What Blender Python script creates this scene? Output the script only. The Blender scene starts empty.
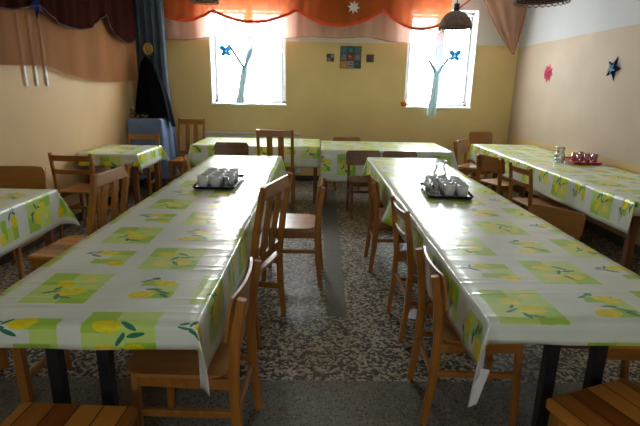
import bpy, bmesh, math, random
from mathutils import Vector, Matrix
random.seed(7)
sc = bpy.context.scene
COL = sc.collection
PI = math.pi

# ------------------------------------------------------------------ camera
cd = bpy.data.cameras.new('camera'); cam = bpy.data.objects.new('camera', cd); COL.objects.link(cam)
RX = Vector((0.999789, -0.008654, 0.018644)); UX = Vector((-0.015737, 0.261193, 0.965158)); FX = Vector((0.013222, 0.965248, -0.261002))
m = Matrix((RX, UX, -FX)).transposed().to_4x4(); m.translation = (0, 0, 1.5)
cam.matrix_world = m
cd.sensor_width = 36; cd.lens = 462.345/640*36; cd.clip_start = .05
sc.camera = cam

# ------------------------------------------------------------------ material helpers
class NT:
    def __init__(s, name):
        s.m = bpy.data.materials.new(name); s.m.use_nodes = True
        s.t = s.m.node_tree; s.t.nodes.clear()
        s.out = s.t.nodes.new('ShaderNodeOutputMaterial')
    def n(s, typ, **kw):
        nd = s.t.nodes.new(typ)
        for k, v in kw.items():
            if k.startswith('i_'):
                key = k[2:]; key = int(key) if key.isdigit() else key.replace('_', ' ')
                if isinstance(v, bpy.types.NodeSocket): s.t.links.new(v, nd.inputs[key])
                else: nd.inputs[key].default_value = v
            else: setattr(nd, k, v)
        return nd
    def math(s, op, a, b=0.0, c=None):
        nd = s.n('ShaderNodeMath', operation=op, i_0=a, i_1=b)
        if c is not None:
            if isinstance(c, bpy.types.NodeSocket): s.t.links.new(c, nd.inputs[2])
            else: nd.inputs[2].default_value = c
        return nd.outputs[0]
    def mix(s, f, a, b):
        nd = s.n('ShaderNodeMix', data_type='RGBA')
        for idx, v in ((0, f), (6, a), (7, b)):
            if isinstance(v, bpy.types.NodeSocket): s.t.links.new(v, nd.inputs[idx])
            else: nd.inputs[idx].default_value = v if idx == 0 else (*v[:3], 1)
        return nd.outputs[2]
    def ramp(s, f, stops, const=False):
        nd = s.n('ShaderNodeValToRGB', i_0=f); cr = nd.color_ramp
        if const: cr.interpolation = 'CONSTANT'
        while len(cr.elements) < len(stops): cr.elements.new(.5)
        for e, (p_, c) in zip(cr.elements, stops): e.position = p_; e.color = (*c, 1)
        return nd.outputs[0]
    def noise(s, vec, scale, detail=3, rough=.5):
        nd = s.n('ShaderNodeTexNoise', i_Scale=scale, i_Detail=detail, i_Roughness=rough)
        if vec is not None: s.t.links.new(vec, nd.inputs['Vector'])
        return nd.outputs[0]
    def co(s, which='Object'): return s.n('ShaderNodeTexCoord').outputs[which]
    def pos(s): return s.n('ShaderNodeNewGeometry').outputs['Position']
    def map(s, vec, scale=(1,1,1), loc=(0,0,0), rot=(0,0,0), typ='POINT'):
        return s.n('ShaderNodeMapping', vector_type=typ, i_Vector=vec, i_Scale=scale, i_Location=loc, i_Rotation=rot).outputs[0]
    def bump(s, h, strength=.2, dist=.01):
        return s.n('ShaderNodeBump', i_Height=h, i_Strength=strength, i_Distance=dist).outputs[0]
    def bsdf(s, color, rough=.5, normal=None, **kw):
        nd = s.n('ShaderNodeBsdfPrincipled')
        if isinstance(color, bpy.types.NodeSocket): s.t.links.new(color, nd.inputs['Base Color'])
        else: nd.inputs['Base Color'].default_value = (*color[:3], 1)
        if isinstance(rough, bpy.types.NodeSocket): s.t.links.new(rough, nd.inputs['Roughness'])
        else: nd.inputs['Roughness'].default_value = rough
        if normal is not None: s.t.links.new(normal, nd.inputs['Normal'])
        for k, v in kw.items(): nd.inputs[k.replace('_', ' ')].default_value = v
        return nd.outputs[0]
    def done(s, sh):
        s.t.links.new(sh, s.out.inputs[0]); return s.m

def plain(name, c, rough=.5, var=.12, scale=8, **kw):
    t = NT(name); n = t.noise(t.co(), scale, 4)
    d = tuple(x*(1-var) for x in c); l = tuple(min(1, x*(1+var)) for x in c)
    return t.done(t.bsdf(t.ramp(n, [(.3, d), (.7, l)]), rough, **kw))

def wood(name, c1, c2, axis=2, rough=.38, fine=1.0):
    t = NT(name); s = [22*fine]*3; s[axis] = 1.6
    v = t.map(t.co(), tuple(s))
    n = t.noise(v, 1.5, 5, .6); n2 = t.noise(t.co(), 3.0, 2)
    f = t.math('MULTIPLY_ADD', n2, .35, t.math('MULTIPLY', n, .75))
    c = t.ramp(f, [(.3, c2), (.5, tuple((a+b)/2 for a, b in zip(c1, c2))), (.68, c1)])
    return t.done(t.bsdf(c, rough, t.bump(n, .12, .003)))

def plank_wood(name, c1, c2, width, axis=0):
    """planks laid side by side across `axis`, each with its own tone"""
    t = NT(name); o = t.co()
    sx = t.n('ShaderNodeSeparateXYZ', i_0=o).outputs[axis]
    q = t.math('MULTIPLY', sx, 1/width); fl = t.math('FLOOR', q)
    rnd = t.n('ShaderNodeTexWhiteNoise', noise_dimensions='1D', i_W=t.math('ADD', fl, 3.3)).outputs[0]
    s = [30, 30, 30]; s[1-axis] = 2.0
    n = t.noise(t.map(o, tuple(s)), 1.5, 5, .6)
    f = t.math('MULTIPLY_ADD', rnd, .55, t.math('MULTIPLY', n, .5))
    c = t.ramp(f, [(.2, c2), (.75, c1)])
    fr = t.math('FRACT', q); e = t.math('LESS_THAN', t.math('MINIMUM', fr, t.math('SUBTRACT', 1.0, fr)), .03)
    c = t.mix(e, c, (.03, .012, .004))
    return t.done(t.bsdf(c, .35, t.bump(n, .1, .003)))

def sheer(name, c, alpha, weave=260):
    """translucent woven net: part open, part coloured thread"""
    t = NT(name)
    n = t.noise(t.map(t.co(), (6, 6, .8)), 1.0, 2)
    col = t.ramp(n, [(.3, tuple(x*.93 for x in c)), (.7, c)])
    d = t.n('ShaderNodeBsdfDiffuse', i_Color=col).outputs[0]
    tr = t.n('ShaderNodeBsdfTranslucent', i_Color=col).outputs[0]
    a = t.n('ShaderNodeMixShader', i_0=.5, i_1=d, i_2=tr).outputs[0]
    tp = t.n('ShaderNodeBsdfTransparent', i_Color=(*[min(1, .55+.45*x) for x in c], 1)).outputs[0]
    al = t.math('MULTIPLY_ADD', n, .16, alpha-.08)
    return t.done(t.n('ShaderNodeMixShader', i_0=al, i_1=tp, i_2=a).outputs[0])

def fabric(name, c, rough=.85, scale=6, var=.25):
    t = NT(name); o = t.co(); n = t.noise(o, scale, 4); w = t.noise(o, 400, 1)
    col = t.ramp(n, [(.3, tuple(x*(1-var) for x in c)), (.7, c)])
    return t.done(t.bsdf(col, rough, t.bump(w, .15, .002)))

def glass(name, tint=(.95, .97, .97), clear=.86):
    t = NT(name)
    tp = t.n('ShaderNodeBsdfTransparent', i_Color=(*tint, 1)).outputs[0]
    gl = t.n('ShaderNodeBsdfGlossy', i_Color=(1, 1, 1, 1), i_Roughness=.04).outputs[0]
    f = t.n('ShaderNodeLayerWeight', i_Blend=.35).outputs[0]
    k = t.math('MULTIPLY_ADD', f, .55, 1-clear-.04)
    return t.done(t.n('ShaderNodeMixShader', i_0=k, i_1=tp, i_2=gl).outputs[0])

# ---- printed oilcloth: supercell .60 x .65 m with two big and two small lemon motifs
def oilcloth():
    t = NT('lemon_oilcloth')
    uv = t.co('UV')
    P = t.n('ShaderNodeVectorMath', operation='WRAP', i_0=uv, i_1=(.60, .65, 1), i_2=(0, 0, -1)).outputs[0]
    wob = t.n('ShaderNodeTexNoise', i_Vector=uv, i_Scale=38, i_Detail=0).outputs['Color']
    off = t.n('ShaderNodeVectorMath', operation='SCALE', i_0=t.n('ShaderNodeVectorMath', operation='SUBTRACT', i_0=wob, i_1=(.5, .5, .5)).outputs[0])
    off.inputs['Scale'].default_value = .007
    P = t.n('ShaderNodeVectorMath', operation='ADD', i_0=P, i_1=off.outputs[0]).outputs[0]
    sp = t.n('ShaderNodeSeparateXYZ', i_0=P); P = t.n('ShaderNodeCombineXYZ', i_0=sp.outputs[0], i_1=sp.outputs[1]).outputs[0]
    def ell(cx, cy, rx, ry, deg=0):
        v = t.map(P, (rx, ry, 1), (cx, cy, 0), (0, 0, math.radians(deg)), 'TEXTURE')
        return t.math('LESS_THAN', t.n('ShaderNodeVectorMath', operation='LENGTH', i_0=v).outputs['Value'], 1)
    def rect(cx, cy, w, h):
        v = t.map(P, (w/2, h/2, 1), (cx, cy, 0), typ='TEXTURE')
        v = t.n('ShaderNodeVectorMath', operation='ABSOLUTE', i_0=v).outputs[0]
        x = t.n('ShaderNodeSeparateXYZ', i_0=v)
        return t.math('LESS_THAN', t.math('MAXIMUM', x.outputs[0], x.outputs[1]), 1)
    def union(ms):
        r = ms[0]
        for q in ms[1:]: r = t.math('MAXIMUM', r, q)
        return r
    A1, A2, B1, B2 = (.15, .1625), (.45, .4875), (.15, .4875), (.45, .1625)
    light, deep, lem, leaf, pale = [], [], [], [], []
    for c in (A1, A2):
        light.append(rect(c[0], c[1], .235, .265))
        deep += [rect(c[0]-.068, c[1]+.075, .10, .115), rect(c[0]+.068, c[1]-.075, .10, .115)]
    for c, s in ((B1, 1), (B2, -1)):
        light.append(rect(c[0]+.06, c[1]+.015*s, .09, .14)); deep.append(rect(c[0]+.055, c[1]+.055*s, .10, .055))
        deep.append(rect(c[0]+.02, c[1]-.05*s, .12, .05))
    x, y = A1
    lem += [ell(x+.03, y-.035, 0.0519, 0.0312, 5), ell(x-.025, y+.03, 0.0399, 0.0275, -35), ell(x+.05, y+.07, 0.0272, 0.0239, 0)]
    pale += [ell(x+.05, y+.07, .020, .017)]
    leaf += [ell(x-.045, y-.04, 0.0314, 0.0064, 30), ell(x-.005, y-.078, 0.0238, 0.0092, -70), ell(x+.02, y-.082, 0.0351, 0.0071, -12), ell(x-.035, y-.01, 0.0171, 0.0071, 60)]
    x, y = A2
    lem += [ell(x-.04, y+.045, 0.0467, 0.0285, -10), ell(x+.045, y-.055, 0.0425, 0.0312, 10), ell(x-.045, y-.055, 0.0374, 0.0348, 0)]
    pale += [ell(x-.045, y-.055, .028, .025)]
    leaf += [ell(x+.03, y+.045, 0.0323, 0.0100, -35), ell(x+.055, y+.01, 0.0314, 0.0085, 10), ell(x+.005, y-.005, 0.0266, 0.0085, 60), ell(x+.02, y-.06, 0.0266, 0.0079, -60)]
    x, y = B1
    lem += [ell(x-.01, y+.055, 0.0467, 0.0285, 12), ell(x+.07, y-.075, 0.0399, 0.0257, -12)]
    leaf += [ell(x-.085, y+.035, 0.0276, 0.0050, -10), ell(x-.06, y+.06, 0.0218, 0.0071, 60), ell(x-.05, y+.015, 0.0266, 0.0079, -25), ell(x-.09, y+.055, 0.0171, 0.0071, 20)]
    x, y = B2
    lem += [ell(x+.045, y+.05, 0.0467, 0.0275, -18), ell(x-.01, y-.055, 0.0493, 0.0303, 8)]
    leaf += [ell(x+.0, y+.095, 0.0152, 0.0114, 0), ell(x-.03, y+.075, 0.0294, 0.0057, 25), ell(x+.06, y-.03, 0.0370, 0.0071, -30), ell(x+.02, y-.005, 0.0314, 0.0064, 0), ell(x+.075, y-.06, 0.0238, 0.0085, -40)]
    base = t.ramp(t.noise(uv, 5, 2), [(.3, (.70, .76, .67)), (.7, (.78, .83, .74))])
    c = t.mix(union(light), base, (.58, .78, .20))
    c = t.mix(union(deep), c, (.38, .64, .06))
    c = t.mix(union(lem), c, t.ramp(t.noise(uv, 45, 3), [(.35, (.80, .66, .0)), (.65, (.92, .84, .005))]))
    c = t.mix(union(pale), c, (.84, .76, .28))
    c = t.mix(union(leaf), c, (.02, .20, .12))
    # creases running across the table and shallow ripples
    w = t.noise(t.map(uv, (1.1, 9, 1)), 1.0, 3, .55)
    w2 = t.noise(uv, 4.5, 2)
    w3 = t.math('POWER', t.noise(t.map(uv, (.5, 7.5, 1), (.3, .7, 0)), 1.0, 1), 1)
    ridge = t.math('SUBTRACT', 1.0, t.math('MINIMUM', t.math('MULTIPLY', t.math('ABSOLUTE', t.math('SUBTRACT', w3, .5)), 22), 1.0))
    h = t.math('MULTIPLY_ADD', ridge, .22, t.math('MULTIPLY_ADD', w2, .6, w))
    nrm = t.bump(h, .38, .014)
    sh = t.bsdf(c, .30, nrm, Specular_IOR_Level=.7, Coat_Weight=.35, Coat_Roughness=.16)
    t.t.links.new(nrm, sh.node.inputs['Coat Normal'])
    return t.done(sh)

def terrazzo():
    t = NT('terrazzo'); p_ = t.pos()
    wp = t.n('ShaderNodeTexNoise', i_Vector=p_, i_Scale=45, i_Detail=2).outputs['Color']
    off = t.n('ShaderNodeVectorMath', operation='SCALE', i_0=wp); off.inputs['Scale'].default_value = .010
    v = t.n('ShaderNodeVectorMath', operation='ADD', i_0=p_, i_1=off.outputs[0]).outputs[0]
    vo = t.n('ShaderNodeTexVoronoi', i_Vector=v, i_Scale=66)
    r = t.n('ShaderNodeSeparateColor', i_0=vo.outputs['Color']).outputs[0]
    big = t.ramp(r, [(0, (.022, .018, .015)), (.42, (.15, .12, .08)), (.54, (.50, .42, .29)), (.80, (.34, .285, .20)), (.92, (.60, .53, .42))], True)
    vf = t.n('ShaderNodeTexVoronoi', i_Vector=v, i_Scale=130)
    r2 = t.n('ShaderNodeSeparateColor', i_0=vf.outputs['Color']).outputs[1]
    fine = t.ramp(r2, [(0, (.035, .030, .026)), (.14, (.15, .135, .11)), (.6, (.19, .17, .14)), (.9, (.26, .235, .20))], True)
    y = t.n('ShaderNodeSeparateXYZ', i_0=p_).outputs[1]
    c = t.mix(t.math('LESS_THAN', y, 2.14), big, fine)
    c = t.mix(t.math('MULTIPLY', t.noise(p_, 1.3, 3), .35), c, (.10, .09, .075))
    return t.done(t.bsdf(c, t.math('MULTIPLY_ADD', t.noise(p_, 6, 3), .25, .28)))

def wall_paint(name, low, high, split=2.19, band=None, bandz=.83):
    t = NT(name); p_ = t.pos()
    n = t.noise(p_, 2.2, 4); f = t.noise(p_, 130, 2)
    z = t.n('ShaderNodeSeparateXYZ', i_0=p_).outputs[2]
    c = t.ramp(n, [(.3, tuple(x*.94 for x in low)), (.7, tuple(x*1.04 for x in low))])
    if band: c = t.mix(t.math('LESS_THAN', z, bandz), c, band)
    zz = t.math('MULTIPLY_ADD', t.noise(p_, 30, 2), .008, z)
    c = t.mix(t.math('GREATER_THAN', zz, split), c, high)
    return t.done(t.bsdf(c, .75, t.bump(f, .12, .004)))

def lit_paper(name, c, back):
    t = NT(name)
    d = t.n('ShaderNodeBsdfDiffuse', i_Color=(*c, 1)).outputs[0]; tr = t.n('ShaderNodeBsdfTranslucent', i_Color=(*c, 1)).outputs[0]
    return t.done(t.n('ShaderNodeMixShader', i_0=back, i_1=d, i_2=tr).outputs[0])
M = dict(
    yellow = wall_paint('yellow_wall_paint', (.76, .58, .27), (.74, .73, .70)),
    left = wall_paint('left_wall_paint', (.56, .375, .175), (.70, .66, .58)),
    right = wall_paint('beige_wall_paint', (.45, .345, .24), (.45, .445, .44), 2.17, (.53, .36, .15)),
    ceil = plain('ceiling_white', (.72, .70, .66), .9, .04),
    floor = terrazzo(),
    strip = plain('grey_strip', (.115, .105, .10), .45, .25, 30),
    skirt = plain('skirting_grey', (.05, .045, .04), .5, .2),
    frame = plain('white_frame', (.80, .80, .79), .35, .03),
    pane = glass('window_glass', (.97, .98, .98), .95),
    pine = wood('pine_upright', (.38, .148, .022), (.21, .070, .009), 2),
    pine_x = wood('pine_crosswise', (.38, .148, .022), (.20, .066, .009), 0),
    pine_y = wood('pine_lengthwise', (.38, .148, .022), (.21, .070, .009), 1),
    ply = wood('plywood', (.36, .155, .036), (.26, .10, .022), 0, .30, .6),
    ply_seat = wood('plywood_seat', (.42, .19, .055), (.30, .122, .032), 1, .30, .6),
    dark = wood('dark_and_backlit_wood_upright', (.20, .075, .028), (.10, .032, .012), 2),  # dark wood of table legs; on chairs, backlight shade put into the colour
    dark_x = wood('dark_and_backlit_wood_crosswise', (.20, .075, .028), (.10, .032, .012), 0),  # dark wood of aprons; on chair backs and seats, painted backlight shade
    seat_planks = plank_wood('pine_planks', (.52, .21, .032), (.22, .055, .008), .082),
    black = plain('black_metal', (.012, .012, .014), .4, .2),
    top = plain('tabletop_laminate', (.35, .22, .12), .5, .1),
    cloth = oilcloth(),
    lining = fabric('white_flannel_backing', (.68, .68, .70)),
    orange = sheer('orange_cloth', (.60, .15, .032), .80),
    orangehem = fabric('red_orange_hem', (.90, .10, .015)),
    net = sheer('salmon_net', (.80, .50, .40), .52),
    maroon = sheer('maroon_cloth', (.055, .016, .012), .97),
    maroonhem = fabric('maroon_hem', (.04, .005, .004)),
    leftnet = sheer('brown_net', (.46, .235, .115), .55),
    cornernet = sheer('rust_net', (.55, .30, .20), .70),
    cornerhem = fabric('rust_hem', (.42, .13, .05)),
    whitenet = lit_paper('blue_white_net', (.46, .66, .78), .008),
    tail = lit_paper('gathered_net', (.62, .84, .93), .014),
    bluecurtain = fabric('blue_grey_curtain', (.075, .105, .15)),
    bluecloth = fabric('light_blue_cloth', (.17, .26, .48)),
    blackcloth = plain('black_cloth', (.0035, .0035, .006), .9, .3, 6, Specular_IOR_Level=.08),
    straw = plain('straw', (.50, .32, .07), .7, .35, 90),
    gold = plain('gold_foil', (.55, .32, .05), .3, .2, 20, Metallic=.6),
    leafgreen = plain('dry_green', (.06, .07, .02), .7, .4, 60),
    china = plain('white_china', (.78, .78, .80), .15, .03),
    glassm = glass('drinking_glass', (.93, .95, .96), .78),
    pinkglass = glass('pink_tinted_glass', (.86, .62, .68), .80),
    tray = plain('black_tray', (.012, .012, .015), .3, .2),
    redtray = plain('red_tray', (.42, .012, .03), .3, .1),
    paper = plain('white_paper', (.80, .80, .80), .8, .03),
    pink = plain('pink_paper', (.78, .09, .22), .7, .25, 40),
    navy = plain('navy_paper', (.012, .018, .10), .8, .4, 40, Specular_IOR_Level=.15),
    sky = plain('turquoise_paper', (.25, .45, .75), .6, .5, 60),
    wingpaper = lit_paper('blue_wing_paper', (.05, .42, .90), .06),
    white = plain('white_straw', (.76, .75, .70), .7, .06, 50),
    pumpkin = plain('orange_pumpkin', (.72, .22, .02), .45, .2, 20),
    radiator = plain('radiator_enamel', (.70, .72, .70), .35, .03),
    cord = plain('cord', (.03, .02, .018), .5, .1),
    redcord = plain('red_ribbon', (.55, .09, .04), .6, .2),
    mint = plain('strip_paper', (.62, .66, .70), .6, .15, 30),
)
def wicker():
    t = NT('wicker'); o = t.co()
    w = t.n('ShaderNodeTexWave', wave_type='BANDS', bands_direction='Z', i_Vector=o, i_Scale=28, i_Distortion=2.5, i_Detail=2)
    n = t.noise(o, 60, 2)
    f = t.math('MULTIPLY', w.outputs[1], n)
    c = t.ramp(f, [(.12, (.06, .028, .022)), (.5, (.46, .29, .22))])
    return t.done(t.bsdf(c, .6, t.bump(f, .6, .01)))
M['wicker'] = wicker()

# ------------------------------------------------------------------ mesh helpers
class MB:
    def __init__(s): s.bm = bmesh.new(); s.uv = None
    def box(s, c, size, rot=None, bev=.0):
        r = bmesh.ops.create_cube(s.bm, size=1)['verts']
        bmesh.ops.scale(s.bm, vec=size, verts=r)
        if bev:
            es = list({e for v in r for e in v.link_edges})
            g = bmesh.ops.bevel(s.bm, geom=es, offset=bev, segments=2, affect='EDGES', profile=.6)
            r = list({v for f in g['faces'] for v in f.verts} | {v for v in r if v.is_valid})
        if rot is not None: bmesh.ops.transform(s.bm, matrix=rot.to_4x4(), verts=r)
        bmesh.ops.translate(s.bm, vec=c, verts=r)
        return s
    def beam(s, p, q, w, d, side=(1, 0, 0), bev=.004):
        """bar from p to q, w wide along `side`, d deep across it"""
        p = Vector(p); q = Vector(q); z = (q-p).normalized(); x = Vector(side)
        x = (x-z*x.dot(z)).normalized(); y = z.cross(x)
        return s.box((p+q)/2, (w, d, (q-p).length), Matrix((x, y, z)).transposed(), bev)
    def tube(s, pts, r, seg=8, cap=True):
        pts = [Vector(p) for p in pts]; rings = []
        rr = r if isinstance(r, (list, tuple)) else [r]*len(pts)
        ref = None
        for i, p in enumerate(pts):
            d = (pts[min(i+1, len(pts)-1)]-pts[max(i-1, 0)]).normalized()
            if ref is None:
                ref = d.orthogonal().normalized()
            a = (ref-d*ref.dot(d)).normalized(); ref = a; b = d.cross(a)
            rings.append([s.bm.verts.new(p+(a*math.cos(2*PI*k/seg)+b*math.sin(2*PI*k/seg))*rr[i]) for k in range(seg)])
        for A, B in zip(rings, rings[1:]):
            for k in range(seg): s.bm.faces.new((A[k], A[(k+1) % seg], B[(k+1) % seg], B[k]))
        if cap:
            s.bm.faces.new(rings[0][::-1]); s.bm.faces.new(rings[-1])
        return s
    def lathe(s, prof, seg=24, c=(0, 0, 0), mod=None):
        rings = []
        for r, z in prof:
            if r < 1e-5: rings.append([s.bm.verts.new((c[0], c[1], c[2]+z))]); continue
            rings.append([s.bm.verts.new((c[0]+r*(mod(k/seg, z) if mod else 1)*math.cos(2*PI*k/seg), c[1]+r*(mod(k/seg, z) if mod else 1)*math.sin(2*PI*k/seg), c[2]+z)) for k in range(seg)])
        for A, B in zip(rings, rings[1:]):
            for k in range(seg):
                k2 = (k+1) % seg
                if len(A) == 1 and len(B) == 1: continue
                if len(A) == 1: s.bm.faces.new((A[0], B[k2], B[k]))
                elif len(B) == 1: s.bm.faces.new((A[k], A[k2], B[0]))
                else: s.bm.faces.new((A[k], A[k2], B[k2], B[k]))
        return s
    def grid(s, f, nu, nv, uvf=None):
        vs = [[s.bm.verts.new(f(i/nu, j/nv)) for j in range(nv+1)] for i in range(nu+1)]
        for i in range(nu):
            for j in range(nv):
                s.bm.faces.new((vs[i][j], vs[i+1][j], vs[i+1][j+1], vs[i][j+1]))
        return s
    def prism(s, outline, z0, z1, f=None):
        """closed outline in xy pulled from z0 to z1; f bends the points"""
        f = f or (lambda v: v)
        a = [s.bm.verts.new(f(Vector((x, y, z0)))) for x, y in outline]
        b = [s.bm.verts.new(f(Vector((x, y, z1)))) for x, y in outline]
        s.bm.faces.new(a[::-1]); s.bm.faces.new(b)
        n = len(a)
        for k in range(n): s.bm.faces.new((a[k], a[(k+1) % n], b[(k+1) % n], b[k]))
        return s
    def build(s, name, mat, parent=None, smooth=False, solid=0, mat2=None):
        bmesh.ops.recalc_face_normals(s.bm, faces=s.bm.faces) if not getattr(s, 'keep', False) else None
        me = bpy.data.meshes.new(name); s.bm.to_mesh(me); s.bm.free()
        me.materials.append(mat)
        if mat2: me.materials.append(mat2)
        if smooth: me.shade_smooth()
        o = bpy.data.objects.new(name, me); COL.objects.link(o)
        if parent is not None: o.parent = parent
        if solid:
            md = o.modifiers.new('thickness', 'SOLIDIFY'); md.thickness = solid; md.offset = -1
            if mat2: md.material_offset = 1; md.material_offset_rim = 1
        return o

def tag(o, label, cat, group=None):
    o['label'] = label; o['category'] = cat
    if group: o['group'] = group
    return o
def thing(name, label, cat, loc=(0, 0, 0), rotz=0, group=None):
    o = bpy.data.objects.new(name, None); COL.objects.link(o); o.empty_display_size = .1
    o.location = loc; o.rotation_euler = (0, 0, rotz)
    return tag(o, label, cat, group)
def struct(name, mb, mat, parent=None, **kw):
    o = mb.build(name, mat, parent, **kw)
    if parent is None: o['kind'] = 'structure'
    return o
def dup(root, loc, rotz, label, group=None, scale=1):
    r = root.copy(); COL.objects.link(r); r.location = loc; r.rotation_euler = (0, 0, rotz); r['label'] = label
    r.scale = (scale,)*3
    if group: r['group'] = group
    for ch in list(root.children):
        c = ch.copy(); COL.objects.link(c); c.parent = r
        for g in ch.children:
            d = g.copy(); COL.objects.link(d); d.parent = c
    return r
def face(fx, fy): return math.atan2(fy, fx)-PI/2

# ------------------------------------------------------------------ room shell
XL, XR, YB, YF, ZC = -2.65, 3.15, 7.6, -1.8, 3.0
W1 = (-1.66, -.47, 1.22, 2.70); W2 = (1.41, 2.49, 1.22, 2.70)
struct('floor', MB().box(((XL+XR)/2, (YB+YF)/2, -.05), (XR-XL+.6, YB-YF+.6, .1)), M['floor'])
struct('ceiling', MB().box(((XL+XR)/2, (YB+YF)/2, ZC+.06), (XR-XL+.6, YB-YF+.6, .12)), M['ceil'])
struct('wall_left', MB().box((XL-.15, (YB+YF)/2, ZC/2), (.3, YB-YF, ZC)), M['left'])
struct('wall_right', MB().box((XR+.15, (YB+YF)/2, ZC/2), (.3, YB-YF, ZC)), M['right'])
def wall_with_holes(y0, y1, holes):
    b = MB(); xs = XL-.3; yc = (y0+y1)/2; d = y1-y0
    for x0, x1, z0, z1 in holes:
        b.box(((xs+x0)/2, yc, ZC/2), (x0-xs, d, ZC))
        b.box(((x0+x1)/2, yc, z0/2), (x1-x0, d, z0)); b.box(((x0+x1)/2, yc, (z1+ZC)/2), (x1-x0, d, ZC-z1))
        xs = x1
    b.box(((xs+XR+.3)/2, yc, ZC/2), (XR+.3-xs, d, ZC))
    return b
struct('wall_back', wall_with_holes(YB, YB+.30, (W1, W2)), M['yellow'])
FILL_WINDOW = [(-.4, .4, 1.4, 2.1)]  # unseen opening added behind the camera to let in fill light
struct('wall_front', wall_with_holes(YF-.30, YF, FILL_WINDOW), M['yellow'])
struct('baseboard_back', MB().box(((XL+XR)/2, YB-.008, .045), (XR-XL, .016, .09), bev=.003), M['skirt'])
struct('baseboard_left', MB().box((XL+.008, (YB+YF)/2, .045), (.016, YB-YF-.04, .09), bev=.003), M['skirt'])
struct('baseboard_right', MB().box((XR-.008, (YB+YF)/2, .045), (.016, YB-YF-.04, .09), bev=.003), M['skirt'])
struct('trim_1', MB().prism([(.095, 2.88), (.235, 2.84), (.31, 6.9), (.12, 6.9)], .0005, .004), M['strip'])

def window(name, w, yb, sgn=1):
    x0, x1, z0, z1 = w; xc = (x0+x1)/2; zc = (z0+z1)/2
    e = bpy.data.objects.new(name, None); COL.objects.link(e); e['kind'] = 'structure'
    yf = yb+.17*sgn; t = .055
    f = MB()
    for x in (x0+t/2+.02, x1-t/2-.02): f.box((x, yf, zc), (t, .06, z1-z0-.04), bev=.006)
    for z in (z0+t/2+.02, z1-t/2-.01): f.box((xc, yf, z), (x1-x0-.04, .06, t), bev=.006)
    f.build('window_frame', M['frame'], e)
    mu = MB().box((xc, yf, zc), (.075, .07, z1-z0-.1), bev=.008)
    mu.build('mullion', M['frame'], e)
    for sx in (-1, 1):
        s = MB(); cx = xc+sx*(x1-x0-.04)/4; w2 = (x1-x0-.04)/2-.06
        for dx in (-1, 1): s.box((cx+dx*(w2/2-.02), yf-.005*sgn, zc), (.035, .05, z1-z0-.16), bev=.005)
        for dz in (-1, 1): s.box((cx, yf-.005*sgn, zc+dz*((z1-z0)/2-.095)), (w2, .05, .035), bev=.005)
        ob = s.build('sash', M['frame'], e)
        MB().box((cx, yf, zc), (w2-.06, .006, z1-z0-.2)).build('pane', M['pane'], ob)
    r = MB(); d = .14; ym = yb+(d/2-.002)*sgn
    r.box((x0+.008, ym, zc), (.016, d, z1-z0)); r.box((x1-.008, ym, zc), (.016, d, z1-z0)); r.box((xc, ym, z1-.008), (x1-x0, d, .016))
    r.build('reveal', M['frame'], e)
    MB().box((xc, yb+.055*sgn, z0+.004), (x1-x0+.02, .17, .03), bev=.006).build('window_sill', M['frame'], e)
window('window_1', W1, YB); window('window_2', W2, YB)
for k, w in enumerate(FILL_WINDOW): window('window_%d' % (k+3), w, YF, -1)  # added fill window, out of view

# ------------------------------------------------------------------ chairs
def round_rect(w, d, r, n=5, cx=0, cy=0):
    o = []
    for sx, sy, a0 in ((1, 1, 0), (-1, 1, 90), (-1, -1, 180), (1, -1, 270)):
        for k in range(n+1):
            a = math.radians(a0+90*k/n)
            o.append((cx+sx*(w/2-r)+r*math.cos(a), cy+sy*(d/2-r)+r*math.sin(a)))
    return o
def curved_panel(w, z0, z1, y, sag, th, r=.03, n=18):
    """upright plywood panel bowed backwards in the middle, rounded upper corners"""
    b = MB()
    def g(side):
        def f(u, v):
            x = (u-.5)*w; c = 1-abs(2*u-1)
            edge = max(0, r-(w/2-abs(x)))
            dz = r-math.sqrt(max(0, r*r-edge*edge))
            zz = z0+dz*.6+(z1-z0-dz*1.6)*v
            return (x, y-sag*(1-(2*u-1)**2)+side*th/2-.018*(v-.5), zz)
        return f
    nv = 5
    A = [[b.bm.verts.new(g(1)(i/n, j/nv)) for j in range(nv+1)] for i in range(n+1)]
    B = [[b.bm.verts.new(g(-1)(i/n, j/nv)) for j in range(nv+1)] for i in range(n+1)]
    for i in range(n):
        for j in range(nv):
            b.bm.faces.new((A[i][j], A[i+1][j], A[i+1][j+1], A[i][j+1])); b.bm.faces.new((B[i][j], B[i][j+1], B[i+1][j+1], B[i+1][j]))
        b.bm.faces.new((A[i][0], B[i][0], B[i+1][0], A[i+1][0])); b.bm.faces.new((A[i][nv], A[i+1][nv], B[i+1][nv], B[i][nv]))
    for j in range(nv):
        b.bm.faces.new((A[0][j], A[0][j+1], B[0][j+1], B[0][j])); b.bm.faces.new((A[n][j], B[n][j], B[n][j+1], A[n][j+1]))
    return b
def bent_post(x, pts, w, d):
    b = MB()
    rings = []
    for i, (y, z) in enumerate(pts):
        y0, z0 = pts[max(i-1, 0)]; y1, z1 = pts[min(i+1, len(pts)-1)]
        t = Vector((0, y1-y0, z1-z0)).normalized(); nrm = Vector((0, t.z, -t.y))
        k = d*(1 if 0 < i < len(pts)-1 else .8)/2
        c = Vector((x, y, z)); e = .004
        o = []
        for sx, sn in ((1, 1), (-1, 1), (-1, -1), (1, -1)):
            for (ex, en) in (((w/2, k-e), (w/2-e, k)) if sx*sn > 0 else ((w/2-e, k), (w/2, k-e))):
                o.append(b.bm.verts.new(c+Vector((sx*ex, 0, 0))+nrm*(sn*en)))
        rings.append(o)
    for A, B in zip(rings, rings[1:]):
        for k in range(8): b.bm.faces.new((A[k], A[(k+1) % 8], B[(k+1) % 8], B[k]))
    b.bm.faces.new(rings[0][::-1]); b.bm.faces.new(rings[-1])
    return b
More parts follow.
